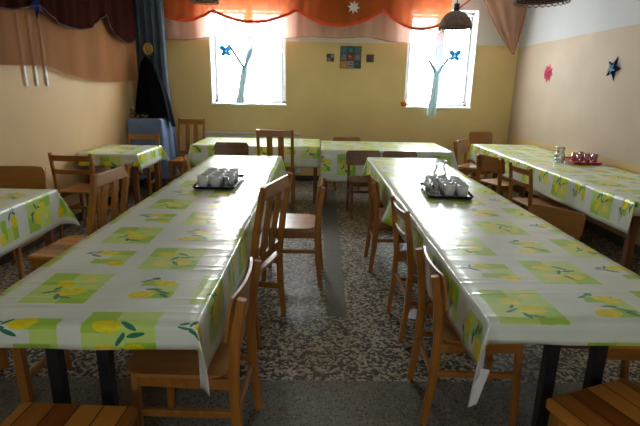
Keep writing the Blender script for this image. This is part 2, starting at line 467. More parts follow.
def seat_plate(w, d, cy, z, th=.014, r=.07):
    b = MB()
    b.prism(round_rect(w, d, r, 6, 0, cy), z-th/2, z+th/2, lambda v: v)
    g = bmesh.ops.bevel(b.bm, geom=[e for e in b.bm.edges if abs(e.verts[0].co.z-e.verts[1].co.z) < 1e-6], offset=.004, segments=2, affect='EDGES')
    return b

def plywood_chair(dark=False):  # dark: backlit copy, shade painted into its wood colour
    t = thing('plywood_chair', 'plywood chair', 'chair')
    pm = M['dark'] if dark else M['pine']; bm_ = M['dark_x'] if dark else M['ply']
    px = M['dark_x'] if dark else M['pine_x']
    W = .39
    for s in (-1, 1):
        bent_post(s*(W/2-.022), [(-.03, 0), (-.005, .22), (.003, .43), (-.010, .60), (-.036, .74)], .026, .040).build('rear_leg', pm, t)
        bent_post(s*(W/2-.025), [(.385, 0), (.375, .22), (.365, .432)], .026, .036).build('front_leg', pm, t)
        MB().beam((s*(W/2-.02), .01, .40), (s*(W/2-.025), .37, .405), .020, .045).build('seat_rail', px, t)
        MB().beam((s*(W/2-.02), .0, .27), (s*(W/2-.025), .37, .265), .018, .028).build('side_stretcher', px, t)
    MB().beam((-W/2+.02, 0, .24), (W/2-.02, 0, .24), .03, .018, (0, 0, 1)).build('rear_stretcher', px, t)
    MB().beam((-W/2+.03, .365, .405), (W/2-.03, .365, .405), .04, .018, (0, 0, 1)).build('front_rail', px, t)
    seat_plate(W, .40, .215, .44).build('seat', M['dark_x'] if dark else M['ply_seat'], t)
    curved_panel(W+.03, .575, .75, .010, .026, .011).build('backrest', bm_, t, smooth=False)
    return t
def ladder_chair():
    t = thing('ladder_back_chair', 'ladder chair', 'chair')
    W = .41
    for s in (-1, 1):
        bent_post(s*(W/2-.015), [(-.03, 0), (-.005, .22), (.003, .44), (-.014, .63), (-.045, .83)], .028, .034).build('rear_leg', M['pine'], t)
        bent_post(s*(W/2-.025), [(.385, 0), (.375, .22), (.365, .435)], .026, .034).build('front_leg', M['pine'], t)
        MB().beam((s*(W/2-.02), .01, .405), (s*(W/2-.025), .37, .405), .020, .045).build('seat_rail', M['pine_x'], t)
        MB().beam((s*(W/2-.02), 0, .25), (s*(W/2-.025), .37, .25), .018, .026).build('side_stretcher', M['pine_x'], t)
    MB().beam((-W/2+.02, 0, .30), (W/2-.02, 0, .30), .03, .018, (0, 0, 1)).build('rear_stretcher', M['pine_x'], t)
    seat_plate(W, .40, .215, .445, r=.05).build('seat', M['ply_seat'], t)
    curved_panel(W-.03, .755, .81, -.030, .02, .014, .015).build('back_rail', M['pine_x'], t)
    curved_panel(W-.03, .63, .675, -.012, .02, .014, .015).build('back_rail', M['pine_x'], t)
    return t
def slat_chair():
    t = thing('slat_back_chair', 'slat chair', 'chair')
    W = .44
    for s in (-1, 1):
        bent_post(s*(W/2-.02), [(-.03, 0), (-.005, .25), (.0, .45), (-.025, .70), (-.075, .98)], .036, .034).build('rear_leg', M['pine'], t)
        MB().beam((s*(W/2-.025), .38, 0), (s*(W/2-.025), .38, .43), .04, .04).build('front_leg', M['pine'], t)
        MB().beam((s*(W/2-.022), .01, .395), (s*(W/2-.025), .37, .395), .022, .06).build('apron', M['pine_y'], t)
        MB().beam((s*(W/2-.022), .0, .20), (s*(W/2-.025), .37, .20), .02, .035).build('side_stretcher', M['pine_y'], t)
        # broad upright slats
        MB().beam((s*.066, .002, .50), (s*.066, -.062, .93), .070, .014, (1, 0, 0)).build('back_slat', M['pine'], t)
    MB().beam((-W/2+.03, -.064, .935), (W/2-.03, -.064, .935), .075, .022, (0, .1, 1)).build('top_rail', M['pine_x'], t)
    MB().beam((-W/2+.03, .0, .51), (W/2-.03, .0, .51), .05, .020, (0, 0, 1)).build('lower_back_rail', M['pine_x'], t)
    MB().beam((-W/2+.03, .38, .395), (W/2-.03, .38, .395), .06, .022, (0, 0, 1)).build('apron', M['pine_x'], t)
    MB().box((0, .2, .44), (W, .43, .022), bev=.006).build('seat', M['seat_planks'], t)
    return t
def stool():
    t = thing('stool', 'stool', 'stool')
    S = .40
    MB().prism(round_rect(S, S, .02, 4), .425, .45).build('seat', M['seat_planks'], t)
    for sx in (-1, 1):
        for sy in (-1, 1):
            MB().beam((sx*(S/2-.03), sy*(S/2-.03), 0), (sx*(S/2-.04), sy*(S/2-.04), .425), .04, .04).build('leg', M['pine'], t)
        MB().beam((sx*(S/2-.04), -S/2+.05, .385), (sx*(S/2-.04), S/2-.05, .385), .02, .06).build('apron', M['pine_y'], t)
        MB().beam((-S/2+.05, sx*(S/2-.04), .385), (S/2-.05, sx*(S/2-.04), .385), .06, .02, (0, 0, 1)).build('apron', M['pine_x'], t)
        MB().beam((sx*(S/2-.032), -S/2+.05, .16), (sx*(S/2-.032), S/2-.05, .16), .02, .03).build('stretcher', M['pine_y'], t)
    return t
PROTO = dict(ply=plywood_chair, dark=lambda: plywood_chair(True), lad=ladder_chair, slat=slat_chair, stool=stool)
made = {}
def seat_item(kind, x, y, fx, fy, label, group, scale=1):
    r = face(fx, fy)
    if kind not in made:
        o = made[kind] = PROTO[kind](); o.location = (x, y, 0); o.rotation_euler.z = r; o['label'] = label; o.scale = (scale,)*3
        if group: o['group'] = group
        return o
    return dup(made[kind], (x, y, 0), r, label, group, scale)
GL, GR = 'chairs along the left long table', 'chairs along the right long table'
GW, GB, GS = 'chairs at the wall table', 'chairs by the back tables', 'chairs by the small side tables'
seat_item('ply', -.285, 1.72, -1, .03, 'plywood chair nearest the camera, on the aisle side of the left long table', GL, 1.03).scale.x = 1.12
seat_item('ply', .035, 3.53, -1, .03, 'plywood chair pulled out into the aisle with its whole round-cornered seat showing', GL, 1.07)
seat_item('slat', -.285, 2.68, -.962, .27, 'tall slat-back pine chair turned askew on the aisle side of left long table', GL).scale.x = 1.12
seat_item('slat', -1.36, 2.92, -1, .10, 'tall slat-back pine chair standing between left long table and the near side table', GL)
seat_item('ply', -1.38, 5.00, .975, .22, 'plywood chair seen edge on at the far left of the left long table', GL)
seat_item('dark', -1.03, 5.74, 0, -1, 'plywood chair toned dark for backlight at the window end of the left long table', GL, 1.11).scale.x = 1.0
seat_item('slat', -.48, 5.66, 0, 1, 'tall slat-back chair with its back to the aisle, facing the left back table', GB, 1.03)
seat_item('slat', -1.84, 6.93, -.05, -1, 'tall slat-back chair beside the light blue cloth, facing the room', GB, 1.05).scale.x = .92
seat_item('dark', .60, 5.69, .05, -1, 'plywood chair toned dark for backlight, left of the pair at window end of right long table', GR, 1.02)
seat_item('dark', 1.05, 5.69, 0, -1, 'plywood chair toned dark for backlight, right of the pair at window end of right long table', GR, 1.02)
seat_item('ply', .49, 6.98+.22, 0, -1, 'plywood chair behind the right back table, only its backrest top showing', GB, 1.03)
seat_item('ply', .556, 1.99, 1, -.02, 'plywood chair nearest the camera on the aisle side of the right long table', GR)
seat_item('lad', .566, 2.74, 1, .05, 'two-rail ladder-back chair on the aisle side of the right long table', GR)
seat_item('ply', .515, 3.84, 1, .0, 'plywood chair farthest along the aisle side of the right long table', GR, 1.04)
seat_item('ply', 2.57, 7.22, 0, -1, 'plywood chair behind the window end of the wall table, under the right window', GW, 1.18).scale.x = .86
seat_item('ply', 2.04, 6.40, .80, -.60, 'plywood chair with a white paper on its seat beside the wall table', GW, 1.13)
seat_item('ply', 2.035, 5.30, .93, .36, 'broad plywood chair at the wall table, nearer than the one with white paper', GW, 1.04)
seat_item('lad', 2.03, 4.42, 1, .10, 'two-rail ladder-back chair drawn up to the wall table', GW, .98)
seat_item('ply', 1.72, 3.16, -.76, -.65, 'wide brown plywood chair angled at the wall side of the right long table', GR, .94)
seat_item('slat', 1.66, 1.98, -1, .05, 'slat-back chair half out of frame at the right edge beside right long table', GR)
seat_item('ply', -2.40, 3.74, 0, -1, 'plywood chair at the far end of the near side table by left wall', GS, 1.12).scale.x = 1.0
seat_item('lad', -2.33, 4.46, .05, 1, 'two-rail ladder-back chair facing the far side table by the left wall', GS, 1.03)
seat_item('lad', -2.33, 6.32, 0, -1, 'two-rail ladder-back chair between the far side table and light blue cloth', GS, 1.04)
seat_item('stool', -.79, 1.15, .05, 1, 'square pine stool at the bottom left, in front of the left long table', 'pine stools')
seat_item('stool', 1.08, 1.28, -.34, .94, 'square pine stool at the bottom right, in front of the right long table', 'pine stools')
seat_item('stool', -1.50, 2.05, 0, 1, 'pine stool in the shade on the outer side of the left long table', 'pine stools')

# ------------------------------------------------------------------ tables and cloths
def long_table(label, x0, x1, y0, y1, off=0, h=.75):
    t = thing('dining_table', label, 'table', ((x0+x1)/2, (y0+y1)/2, 0), 0, 'long dining tables')
    w, l = x1-x0-.01, y1-y0-.01
    MB().box((0, 0, h-.016), (w, l, .03), bev=.006).build('tabletop', M['top'], t)
    for y in (-l/2+.18, 0, l/2-.56):
        for s in (-1, 1):
            MB().beam((off+s*.092, y, .05), (off+s*.092, y, h-.06), .045, .045).build('leg', M['black'], t)
        MB().box((off, y, .025), (w*.44, .06, .05), bev=.008).build('foot_bar', M['black'], t)
        MB().box((off*.6, y, h-.046), (w*.7, .05, .03), bev=.004).build('top_bearer', M['black'], t)
    return t
def leg_table(label, x0, x1, y0, y1, group, h=.75):
    t = thing('side_table' if 'side' in group else 'dining_table', label, 'table', ((x0+x1)/2, (y0+y1)/2, 0), 0, group)
    w, l = x1-x0-.01, y1-y0-.01
    MB().box((0, 0, h-.016), (w, l, .03), bev=.006).build('tabletop', M['top'], t)
    for sx in (-1, 1):
        for sy in (-1, 1):
            MB().beam((sx*(w/2-.05), sy*(l/2-.05), 0), (sx*(w/2-.05), sy*(l/2-.05), h-.032), .05, .05).build('leg', M['dark'], t)
        MB().box((sx*(w/2-.05), 0, h-.07), (.022, l-.15, .07)).build('apron', M['dark_x'], t)
        MB().box((0, sx*(l/2-.05), h-.07), (w-.15, .022, .07)).build('apron', M['dark_x'], t)
    return t
def cloth(label, x0, x1, y0, y1, z, dx0, dx1, dy0, dy1, phase=(0, 0), seed=0, flare=.30, step=.045, bulge=None):
    """oilcloth lying on a rectangle, hanging dx0/dx1/dy0/dy1 over its edges, corners falling in a fold"""
    rnd = random.Random(seed); ph = [rnd.uniform(0, 6.3) for _ in range(8)]
    R_ = .012
    def axis(a0, a1, d0, d1):
        q = []
        for d, sgn in ((d0, -1), (d1, 1)):
            k = []
            if d > 0:
                n = max(4, int(d/.028)); k = [d*(i+1)/n for i in range(n)]; k = [.004, .010] + [v for v in k if v > .014]
            q.append(k)
        n = max(4, int((a1-a0)/step))
        return [-v for v in reversed(q[0])]+[(a1-a0)*i/n for i in range(n+1)]+[(a1-a0)+v for v in q[1]]
    us = axis(x0, x1, dx0, dx1); vs = axis(y0, y1, dy0, dy1); LX, LY = x1-x0, y1-y0
    b = MB(); b.keep = True
    def hang(e, s, k, d):
        # distance e past the edge -> (outward, down)
        if e <= 0: return 0, 0
        out = min(e, R_)*.6 + .008*(e/max(d, .05))*(1+math.sin(s*9+ph[k])+.5*math.sin(s*21+ph[k+1]))*.5
        down = e-.4*min(e, R_)
        return out, down
    grid = []
    for u in us:
        row = []
        for v in vs:
            ex = -u if u < 0 else max(0, u-LX); ey = -v if v < 0 else max(0, v-LY)
            sx = -1 if u < 0 else 1; sy = -1 if v < 0 else 1
            bx = min(max(u, 0), LX); by = min(max(v, 0), LY)
            rip = .0035*math.sin(by*7+ph[0]+.8*math.sin(bx*5))*math.sin(bx*3+ph[1]) if (ex == 0 and ey == 0) else 0
            X, Y, Z = x0+bx, y0+by, z+max(0, rip)
            if ex > 0 and ey > 0:
                r = math.hypot(ex, ey); th = math.atan2(ey, ex)
                o, dn = hang(r, 0, 2, .2); f = flare*math.sin(2*th)*r
                X += sx*(o*math.cos(th)+f*.75); Y += sy*(o*math.sin(th)+f*.66); Z -= math.sqrt(max(0, dn*dn-(f*.9)**2)) if dn > f else dn*.5
            elif ex > 0:
                o, dn = hang(ex, by, 2 if sx > 0 else 4, dx1 if sx > 0 else dx0)
                k = min(1, by/.12, (LY-by)/.12) if (dy0 or dy1) else 1
                if bulge and sx < 0: o += bulge[1]*math.exp(-((y0+by-bulge[0])/bulge[2])**2)*ex/dx0
                X += sx*(o if k >= 1 else (o-min(ex, R_)*.6)*k+min(ex, R_)*.6); Z -= dn
            elif ey > 0:
                o, dn = hang(ey, bx, 5 if sy > 0 else 6, dy1 if sy > 0 else dy0)
                k = min(1, bx/.12, (LX-bx)/.12)
                Y += sy*((o-min(ey, R_)*.6)*max(0, k)+min(ey, R_)*.6); Z -= dn
            row.append((b.bm.verts.new((X, Y, Z)), (x0+u+phase[0], y0+v+phase[1])))
        grid.append(row)
    uvl = b.bm.loops.layers.uv.new('flat')
    for i in range(len(us)-1):
        for j in range(len(vs)-1):
            q = (grid[i][j], grid[i+1][j], grid[i+1][j+1], grid[i][j+1])
            fc = b.bm.faces.new([k[0] for k in q])
            for lp, k in zip(fc.loops, q): lp[uvl].uv = k[1]
    o = b.build('tablecloth', M['cloth'], None, smooth=True, solid=.0018, mat2=M['lining'])
    return tag(o, label, 'tablecloth', 'lemon print tablecloths')
LT = (-1.14, -.375, 1.34, 5.17); RT = (.600, 1.385, 1.40, 5.20)
long_table('left long dining table on paired black metal legs', *LT, -.10)
cloth('lemon print oilcloth on the left long table, under the left black tray', *LT, .755, .20, .23, .085, .15, (.15+.92-.6, .1625-1.62+1.3), 1)
long_table('right long dining table on paired black metal legs', *RT, .03)
rc = cloth('lemon print oilcloth on right long table, white lining at its near left corner', *RT, .755, .21, .20, .085, .15, (.15-.75, .1625-1.52+1.3), 2, bulge=(3.32, .085, .14))
lin = MB(); lin.grid(lambda u, v: (RT[0]-.032-.012*v+.042*u*(1-.45*v), RT[2]-.002-.018*u, .58-.165*v+.03*u*v), 4, 8)
lin.build('hanging_lining', M['lining'], rc, solid=.002, smooth=True)['label'] = 'white lining corner hanging below the print'
GBT = 'tables under the windows'
BL = (-1.58, .065, 5.93, 6.88); BR = (.085, 1.74, 5.78, 6.80)
leg_table('left back table standing in front of the radiator', *BL, GBT, .765)
cloth('lemon print oilcloth on the left back table, before the left window', *BL, .770, .22, 0.012, .27, .1, (.2, .1), 3)
leg_table('right back table, slightly lower than its left neighbour, between the windows', *BR, GBT, .75)
cloth('lemon print oilcloth on the right back table, hanging low toward the aisle', *BR, .755, .012, .20, .40, .1, (.35, .42), 4)
WT = (2.285, 3.135, 3.17, 6.74)
leg_table('long dining table against the right wall', *WT, 'long dining tables')
cloth('lemon print oilcloth on the table along the right wall', *WT, .755, .24, 0, .10, .12, (.05, .2), 5)
SA = (-2.62, -1.96, 5.10, 5.92); SB = (-2.62, -1.88, 2.10, 3.30)
leg_table('far small side table by the left wall, next to the blue cloth', *SA, 'side tables by the left wall')
cloth('lemon print oilcloth on the far side table by the left wall', *SA, .755, 0, .19, .14, .14, (.3, .1), 6, .42)
leg_table('near small side table by left wall, cut off by the left edge', *SB, 'side tables by the left wall')
cloth('lemon print oilcloth on the near side table, cut off by the left edge', *SB, .755, 0, .27, .1, .20, (.12, .35), 7, .40)

# ------------------------------------------------------------------ crockery
CUPP = [(0, .004), (.026, .004), (.030, 0), (.033, .003), (.0375, .03), (.039, .082), (.0365, .083), (.0345, .03), (.026, .010), (0, .010)]
def cup(label, x, y, z, rot, group):
    if 'cup' not in made:
        t = made['cup'] = thing('cup', label, 'cup', (x, y, z), rot, group)
        MB().lathe(CUPP, 20).build('cup_body', M['china'], t, smooth=True)
        MB().tube([(.037, 0, .066), (.054, 0, .066), (.062, 0, .052), (.060, 0, .034), (.050, 0, .022), (.036, 0, .020)], .0045, 8).build('handle', M['china'], t, smooth=True)
        return t
    return dup(made['cup'], (x, y, z), rot, label, group)
def tumbler(name, label, x, y, z, mat, group=None, h=.10, r=.033):
    b = MB().lathe([(0, .006), (r*.72, .006), (r*.76, 0), (r*.8, .002), (r, h), (r-.003, h), (r*.74, .012), (0, .012)], 18,
                   mod=lambda k, zz: 1+.02*math.cos(2*PI*k*9))
    o = b.build(name, mat, None, smooth=True); o.location = (x, y, z)
    return tag(o, label, 'glass', group)
def tray(label, x, y, z, w, l, rot, mat):
    t = thing('serving_tray', label, 'tray', (x, y, z), rot, None)
    MB().prism(round_rect(w, l, .03), 0, .006).build('tray_base', mat, t)
    b = MB(); o1 = round_rect(w, l, .03); n = len(o1)
    rings = [[b.bm.verts.new((x_*k, y_*k, z_)) for x_, y_ in o1] for k, z_ in ((.99, .004), (1.05, .022), (1.065, .021), (1.0, .0))]
    for A, B in zip(rings, rings[1:]+rings[:1]):
        for k in range(n): b.bm.faces.new((A[k], A[(k+1) % n], B[(k+1) % n], B[k]))
    b.build('tray_rim', mat, t)
    return t
ZT = .7615
tray('black tray of white cups on the left long table', -.745, 3.60, ZT, .30, .50, 0, M['tray'])
rows = ['nearest', 'second', 'third', 'farthest']; cols = ['left', 'middle', 'right']
for r in range(4):
    for c in range(3):
        x = -.745+(c-1)*.090; y = 3.60-.19+r*.112
        if r == 0 and c == 2:
            tumbler('drinking_glass', 'small clear glass at the near right corner of the left black tray', x-.01, y, ZT+.007, M['glassm'], 'glasses on the black trays', .075, .026); continue
        cup('white cup on the left black tray, %s row, %s' % (rows[r], cols[c]), x+.004*math.sin(r*7+c), y, ZT+.007, 1.0+r*1.3+c*2.1 if False else PI/2+.3*math.sin(r*3+c), 'white cups on the left black tray')
tray('black tray of cups and glasses on the right long table', .985, 3.40, ZT, .31, .46, -.10, M['tray'])
for r in range(4):
    for c in range(3):
        x = .985+(c-1)*.093+.1*(r-1.5)*.108; y = 3.40-.165+r*.108-(c-1)*.009
        if c == 0 and r in (0, 1):
            tumbler('drinking_glass', 'ribbed clear glass at left of the right black tray, %s row' % rows[r], x, y, ZT+.007, M['glassm'], 'glasses on the black trays', .095, .036); continue
        cup('white cup on the right black tray, %s row, %s' % (rows[r], cols[c]), x, y, ZT+.007, (PI if c == 0 else PI/2+.35*math.sin(r*2+c)), 'white cups on the right black tray')
def jug(label, x, y, z):
    t = thing('glass_carafe', label, 'carafe', (x, y, z))
    MB().lathe([(0, .005), (.048, .005), (.052, 0), (.056, .004), (.058, .07), (.045, .11), (.036, .125), (.043, .15), (.052, .178), (.049, .178), (.040, .15), (.033, .125), (.042, .108), (.055, .07), (.052, .010), (0, .010)], 24).build('carafe_body', M['glassm'], t, smooth=True)
    MB().lathe([(.054, .01), (.0545, .012), (.0552, .05), (0, .051)], 24).build('water', M['glassm'], t, smooth=True)
    return t
jug('clear glass carafe behind the cups on the right long table', 1.06, 3.86, .757)
jug('clear glass carafe beside the red tray on the wall table', 2.68, 5.02, .757)
tray('red tray of pink glasses on the table along the right wall', 2.93, 5.10, ZT, .30, .42, 0, M['redtray'])
q = ['near left', 'near middle', 'near right', 'back left', 'back middle', 'back right']
for k in range(6):
    tumbler('drinking_glass', 'pink tinted glass on the red tray, %s' % q[k], 2.87+(k % 3)*.082, 4.97+(k//3)*.10, ZT+.007, M['pinkglass'], 'pink glasses on the red tray', .095, .034)
b = MB().lathe([(0, 0), (.036, 0), (.04, .06), (.028, .085), (.02, .088), (0, .09)], 18).build('sugar_bowl', M['dark'], None, smooth=True); b.location = (3.035, 5.24, ZT+.007)
tag(b, 'small dark brown pot at the back of the red tray', 'pot')
def sheet_paper(name, label, pts, z):
    b = MB(); b.prism(pts, z, z+.002, lambda v: v); return tag(b.build(name, M['paper']), label, 'paper')
sheet_paper('paper_napkin', 'white napkin dropped on the floor beside the ladder-back aisle chair', [(.62, 2.86), (.69, 2.82), (.80, 2.93), (.72, 2.98)], .002)
sheet_paper('paper_sheet', 'white paper lying on a chair seat beside the wall table', [(2.08, 6.20), (2.24, 6.10), (2.32, 6.22), (2.16, 6.32)], .5065)

# ------------------------------------------------------------------ draped fabric
def lerp_poly(pts, x):
    for (a, za), (b_, zb) in zip(pts, pts[1:]):
        if x <= b_: return za+(zb-za)*max(0, (x-a))/(b_-a)
    return pts[-1][1]
def scallop(spans, x):
    for x0, z0, x1, z1, sag in spans:
        if x <= x1:
            u = min(1, max(0, (x-x0)/(x1-x0))); return z0+(z1-z0)*u-sag*4*u*(1-u)
    return spans[-1][3]
OS = [(-2.30, 2.53, -1.54, 2.575, .12), (-1.54, 2.575, -.30, 2.61, .165), (-.30, 2.61, .98, 2.63, .215), (.98, 2.63, 1.98, 2.53, .20)]
sw = thing('swag_curtain', 'bright orange scalloped swag with a red hem across the window wall', 'curtain', (0, 0, 0))
def oy(x, v): return 7.36+.018*math.sin(x*17+2*v)+.012*math.sin(x*41)
MB().grid(lambda u, v: ((-2.30+4.28*u), oy(-2.30+4.28*u, v), 2.995+(scallop(OS, -2.30+4.28*u)-2.995)*v), 150, 14).build('swag_cloth', M['orange'], sw, smooth=True)
hm = MB(); hm.grid(lambda u, v: ((-2.30+4.28*u), oy(-2.30+4.28*u, 1)-.012+.004*math.sin(v*6), scallop(OS, -2.30+4.28*u)+.022-.045*v), 150, 4)
hm.build('hem', M['orangehem'], sw, smooth=True, solid=.004)['label'] = 'red hem band of the swag'
NH = [(-2.31, 2.17), (-1.98, 2.16), (-1.63, 2.21), (-1.3, 2.23), (-.55, 2.21), (-.1, 2.25), (.35, 2.23), (.73, 2.26), (1.11, 2.20), (1.41, 2.18), (1.71, 2.24), (1.98, 2.42)]
nt = thing('sheer_valance', 'salmon pink sheer valance hanging below the orange swag', 'curtain')
def ny(x): return 7.44+.02*math.sin(x*13)+.010*math.sin(x*37)
MB().grid(lambda u, v: (-2.31+4.29*u, ny(-2.31+4.29*u), 2.99+(lerp_poly(NH, -2.31+4.29*u)-2.99)*v), 130, 10).build('net_cloth', M['net'], nt, smooth=True)
MB().tube([(-2.31+4.29*k/90, ny(-2.31+4.29*k/90)-.004, lerp_poly(NH, -2.31+4.29*k/90)) for k in range(91)], .005, 6).build('hem', M['cornerhem'], nt, smooth=True)
# left wall
MS = [(.6, 2.2, 1.8, 2.2, .16), (1.8, 2.2, 3.2, 2.2, .16), (3.2, 2.20, 4.55, 2.19, .13), (4.55, 2.19, 5.95, 2.29, .19), (5.95, 2.29, 7.0, 2.18, .20)]
ml = thing('swag_curtain', 'dark maroon scalloped swag along the left wall', 'curtain')
def mx(y): return XL+.115+.016*math.sin(y*15)+.01*math.sin(y*33)
MB().grid(lambda u, v: (mx(.6+6.4*u), .6+6.4*u, 2.995+(scallop(MS, .6+6.4*u)-2.995)*v), 150, 12).build('swag_cloth', M['maroon'], ml, smooth=True)
MB().tube([(mx(.6+6.4*k/140)+.004, .6+6.4*k/140, scallop(MS, .6+6.4*k/140)) for k in range(141)], .009, 6).build('hem', M['maroonhem'], ml, smooth=True)
LH = [(.6, 1.66), (3.9, 1.635), (4.3, 1.645), (4.65, 1.66), (4.88, 1.62), (5.27, 1.56), (5.82, 1.525), (6.26, 1.53), (7.0, 1.57)]
ln = thing('sheer_valance', 'brown see-through sheer valance below the maroon swag on the left wall', 'curtain')
def lx(y): return XL+.065+.012*math.sin(y*11)
MB().grid(lambda u, v: (lx(.6+6.4*u), .6+6.4*u, 2.99+(lerp_poly(LH, .6+6.4*u)-2.99)*v), 120, 10).build('net_cloth', M['leftnet'], ln, smooth=True)
MB().tube([(lx(.6+6.4*k/100)+.003, .6+6.4*k/100, lerp_poly(LH, .6+6.4*k/100)) for k in range(101)], .004, 6).build('hem', M['cornerhem'], ln, smooth=True)
# corner drape
cn = thing('corner_drape', 'rust coloured sheer drape hanging to a point in the right corner', 'curtain')
cl = [(2.30, 7.42, 2.995), (2.47, 7.41, 2.80), (2.67, 7.40, 2.46), (2.85, 7.40, 2.22), (2.99, 7.42, 2.06)]
cr_ = [(3.06, 7.10, 2.995), (3.07, 7.27, 2.79), (3.07, 7.36, 2.53), (3.06, 7.44, 2.26), (3.01, 7.43, 2.05)]
def poly3(p_, t_):
    k = min(len(p_)-2, int(t_*(len(p_)-1))); f = t_*(len(p_)-1)-k
    return Vector(p_[k]).lerp(Vector(p_[k+1]), f)
def cdr(u, v):
    q_ = poly3(cl, v).lerp(poly3(cr_, v), u); q_.y += .05*math.sin(u*PI)*(1-v)*-.6+.014*math.sin(u*20)*(1-v); return q_
MB().grid(cdr, 26, 20).build('drape_cloth', M['cornernet'], cn, smooth=True)
MB().tube([poly3(cl, k/20) for k in range(21)], .007, 6).build('hem', M['cornerhem'], cn, smooth=True)
MB().tube([poly3(cr_, k/20) for k in range(21)], .010, 6).build('hem', M['cornerhem'], cn, smooth=True)
# red ribbon tying the swag end up beside the lamp
rb = MB(); rb.grid(lambda u, v: (1.86+.48*u, 7.33-.03*u, 2.44+.42*u**.8+(.05-.03*u)*(v-.5)), 12, 2)
tag(rb.build('tie_ribbon', M['redcord'], None, smooth=True, solid=.004), 'red ribbon slanting up from the end of the orange swag', 'ribbon')
# tied net curtains in the windows
def tied(label, L, K, T, Rr):
    t = thing('tied_net_curtain', label, 'curtain', (0, 0, 0), 0, 'tied net curtains')
    ty = 7.52
    def limb(P_, w0, w1):
        b_ = MB(); P_ = Vector((P_[0], ty, P_[1])); Kv = Vector((K[0], ty, K[1]))
        def f(u, v):
            c = P_.lerp(Kv, v); w = w0+(w1-w0)*v
            return (c.x+(u-.5)*w, ty+.012*math.sin(u*18)*(1-v*.5), c.z+.05*(1-v)*(u-.5)*(1 if P_.x > Kv.x else -1))
        return b_.grid(f, 10, 10)
    limb(L, .085, .05).build('gathered_side', M['whitenet'], t, smooth=True)
    limb(Rr, .085, .05).build('gathered_side', M['whitenet'], t, smooth=True)
    tl = MB().grid(lambda u, v: (K[0]+(T[0]-K[0])*v+(u-.5)*(.085+.04*v), ty+.014*math.sin(u*15+v*2), K[1]+(T[1]-K[1])*v), 10, 14)
    tl.build('tail', M['tail'], t, smooth=True)
    MB().lathe([(0, -.022), (.022, -.018), (.026, 0), (.022, .018), (0, .022)], 12, (K[0], ty, K[1])).build('knot', M['whitenet'], t, smooth=True)
tied('tied net curtain gathered in a Y before the left window', (-1.36, 2.14), (-1.115, 1.77), (-1.20, 1.245), (-1.0, 2.06))
tied('tied net curtain gathered in a Y before the right window, tail below the sill', (1.74, 1.96), (1.885, 1.735), (1.845, 1.10), (2.06, 2.0))

# ------------------------------------------------------------------ blue corner
bc = MB()
def bcf(u, v):
    z = 2.99-2.75*v; xr = -2.20+.0*v+(.10*max(0, (v-.5)/.5)); x = -2.625+(xr+2.625)*u
    return (x, 7.13+.035*math.sin(u*26+.6*v)+.012*math.sin(u*57), z)
bc.grid(bcf, 70, 16)
tag(bc.build('curtain', M['bluecurtain'], None, smooth=True, solid=.003), 'long blue-grey curtain hanging in the left back corner', 'curtain')
ct = thing('corner_table', 'small corner table completely covered by light blue cloth', 'table', (-2.385, 6.80, 0))
MB().box((0, 0, 1.025), (.46, .44, .03), bev=.006).build('tabletop', M['top'], ct)
for sx in (-1, 1):
    for sy in (-1, 1): MB().box((sx*.19, sy*.18, .505), (.04, .04, 1.01)).build('leg', M['dark'], ct)
bd = MB()
def bdf(u, v):
    # u around the rim, v from the centre over the edge to the floor
    a = 2*PI*u; c_, s_ = math.cos(a), math.sin(a); k = 1/max(abs(c_)/.235, abs(s_)/.225)
    if v <= .4: rr = k*v/.4; z = 1.043
    else:
        q_ = (v-.4)/.6; fl = .012+.05*q_*max(0, c_)+.010*q_; rr = k+fl*(1+.5*math.sin(a*9)*q_); z = 1.043-.84*q_
    return (-2.385+rr*c_ if rr*c_ > -.255 else -2.64, 6.80+rr*s_, z)
bd.grid(bdf, 96, 24); bmesh.ops.remove_doubles(bd.bm, verts=bd.bm.verts, dist=1e-5)
tag(bd.build('table_cover', M['bluecloth'], None, smooth=True), 'light blue cloth draped to the floor over the corner table', 'cloth')
ck = MB()
def ckf(u, v):
    a = 2*PI*u; t_ = v**.58
    cx = -2.42+.08*t_; cy = 6.93-.10*t_; r = .028+(.262 if math.cos(a) > 0 else .215)*t_
    z = 1.87-.825*v-.13*max(0, (math.cos(a)-.75)/.25)*max(0, v-.7)/.3
    r2 = r*(1+.07*t_*math.sin(a*8)); yr = r2*.62
    return (cx+r2*math.cos(a), cy+yr*math.sin(a), max(z, 1.048) if math.cos(a) < .8 else z)
ck.grid(ckf, 72, 20); ck.lathe([(0, .012), (.02, .008), (.030, -.004)], 16, (-2.42, 6.93, 1.87))
tag(ck.build('black_drape', M['blackcloth'], None, smooth=True), 'black cloth spreading like a cloak from a straw ring onto the blue table', 'cloth')
st = thing('straw_ornament', 'round straw ornament pinned on the blue curtain above the black cloth', 'ornament', (-2.43, 7.072, 1.995), 0)
MB().tube([(.058*math.cos(2*PI*k/24), 0, .07*math.sin(2*PI*k/24)) for k in range(25)], .016, 8, False).build('straw_ring', M['straw'], st, smooth=True)
fb = MB()
for k in range(8):
    a = PI*k/8; fb.tube([(-.05*math.cos(a), 0, -.06*math.sin(a)), (.05*math.cos(a), 0, .06*math.sin(a))], .005, 6)
fb.build('straw_spokes', M['straw'], st)
gd = thing('garland', 'dry green garland with gold bits at the foot of the black cloth', 'garland', (-2.53, 6.70, 1.046))
lf = MB(); rg = random.Random(3)
for k in range(60):
    x = rg.uniform(-.08, .20); c = Vector((x, rg.uniform(-.05, .0), rg.uniform(.004, .05+.09*max(0, 1-(x+.08)/.10))))
    d = Vector((rg.uniform(-1, 1), rg.uniform(-.6, .3), rg.uniform(.0, 1))).normalized()*.028; s_ = d.orthogonal().normalized()*.008
    vs_ = [lf.bm.verts.new(c+q_) for q_ in (d*0, d*.5+s_, d, d*.5-s_)]; lf.bm.faces.new(vs_)
lf.build('leaves', M['leafgreen'], gd, solid=.001)
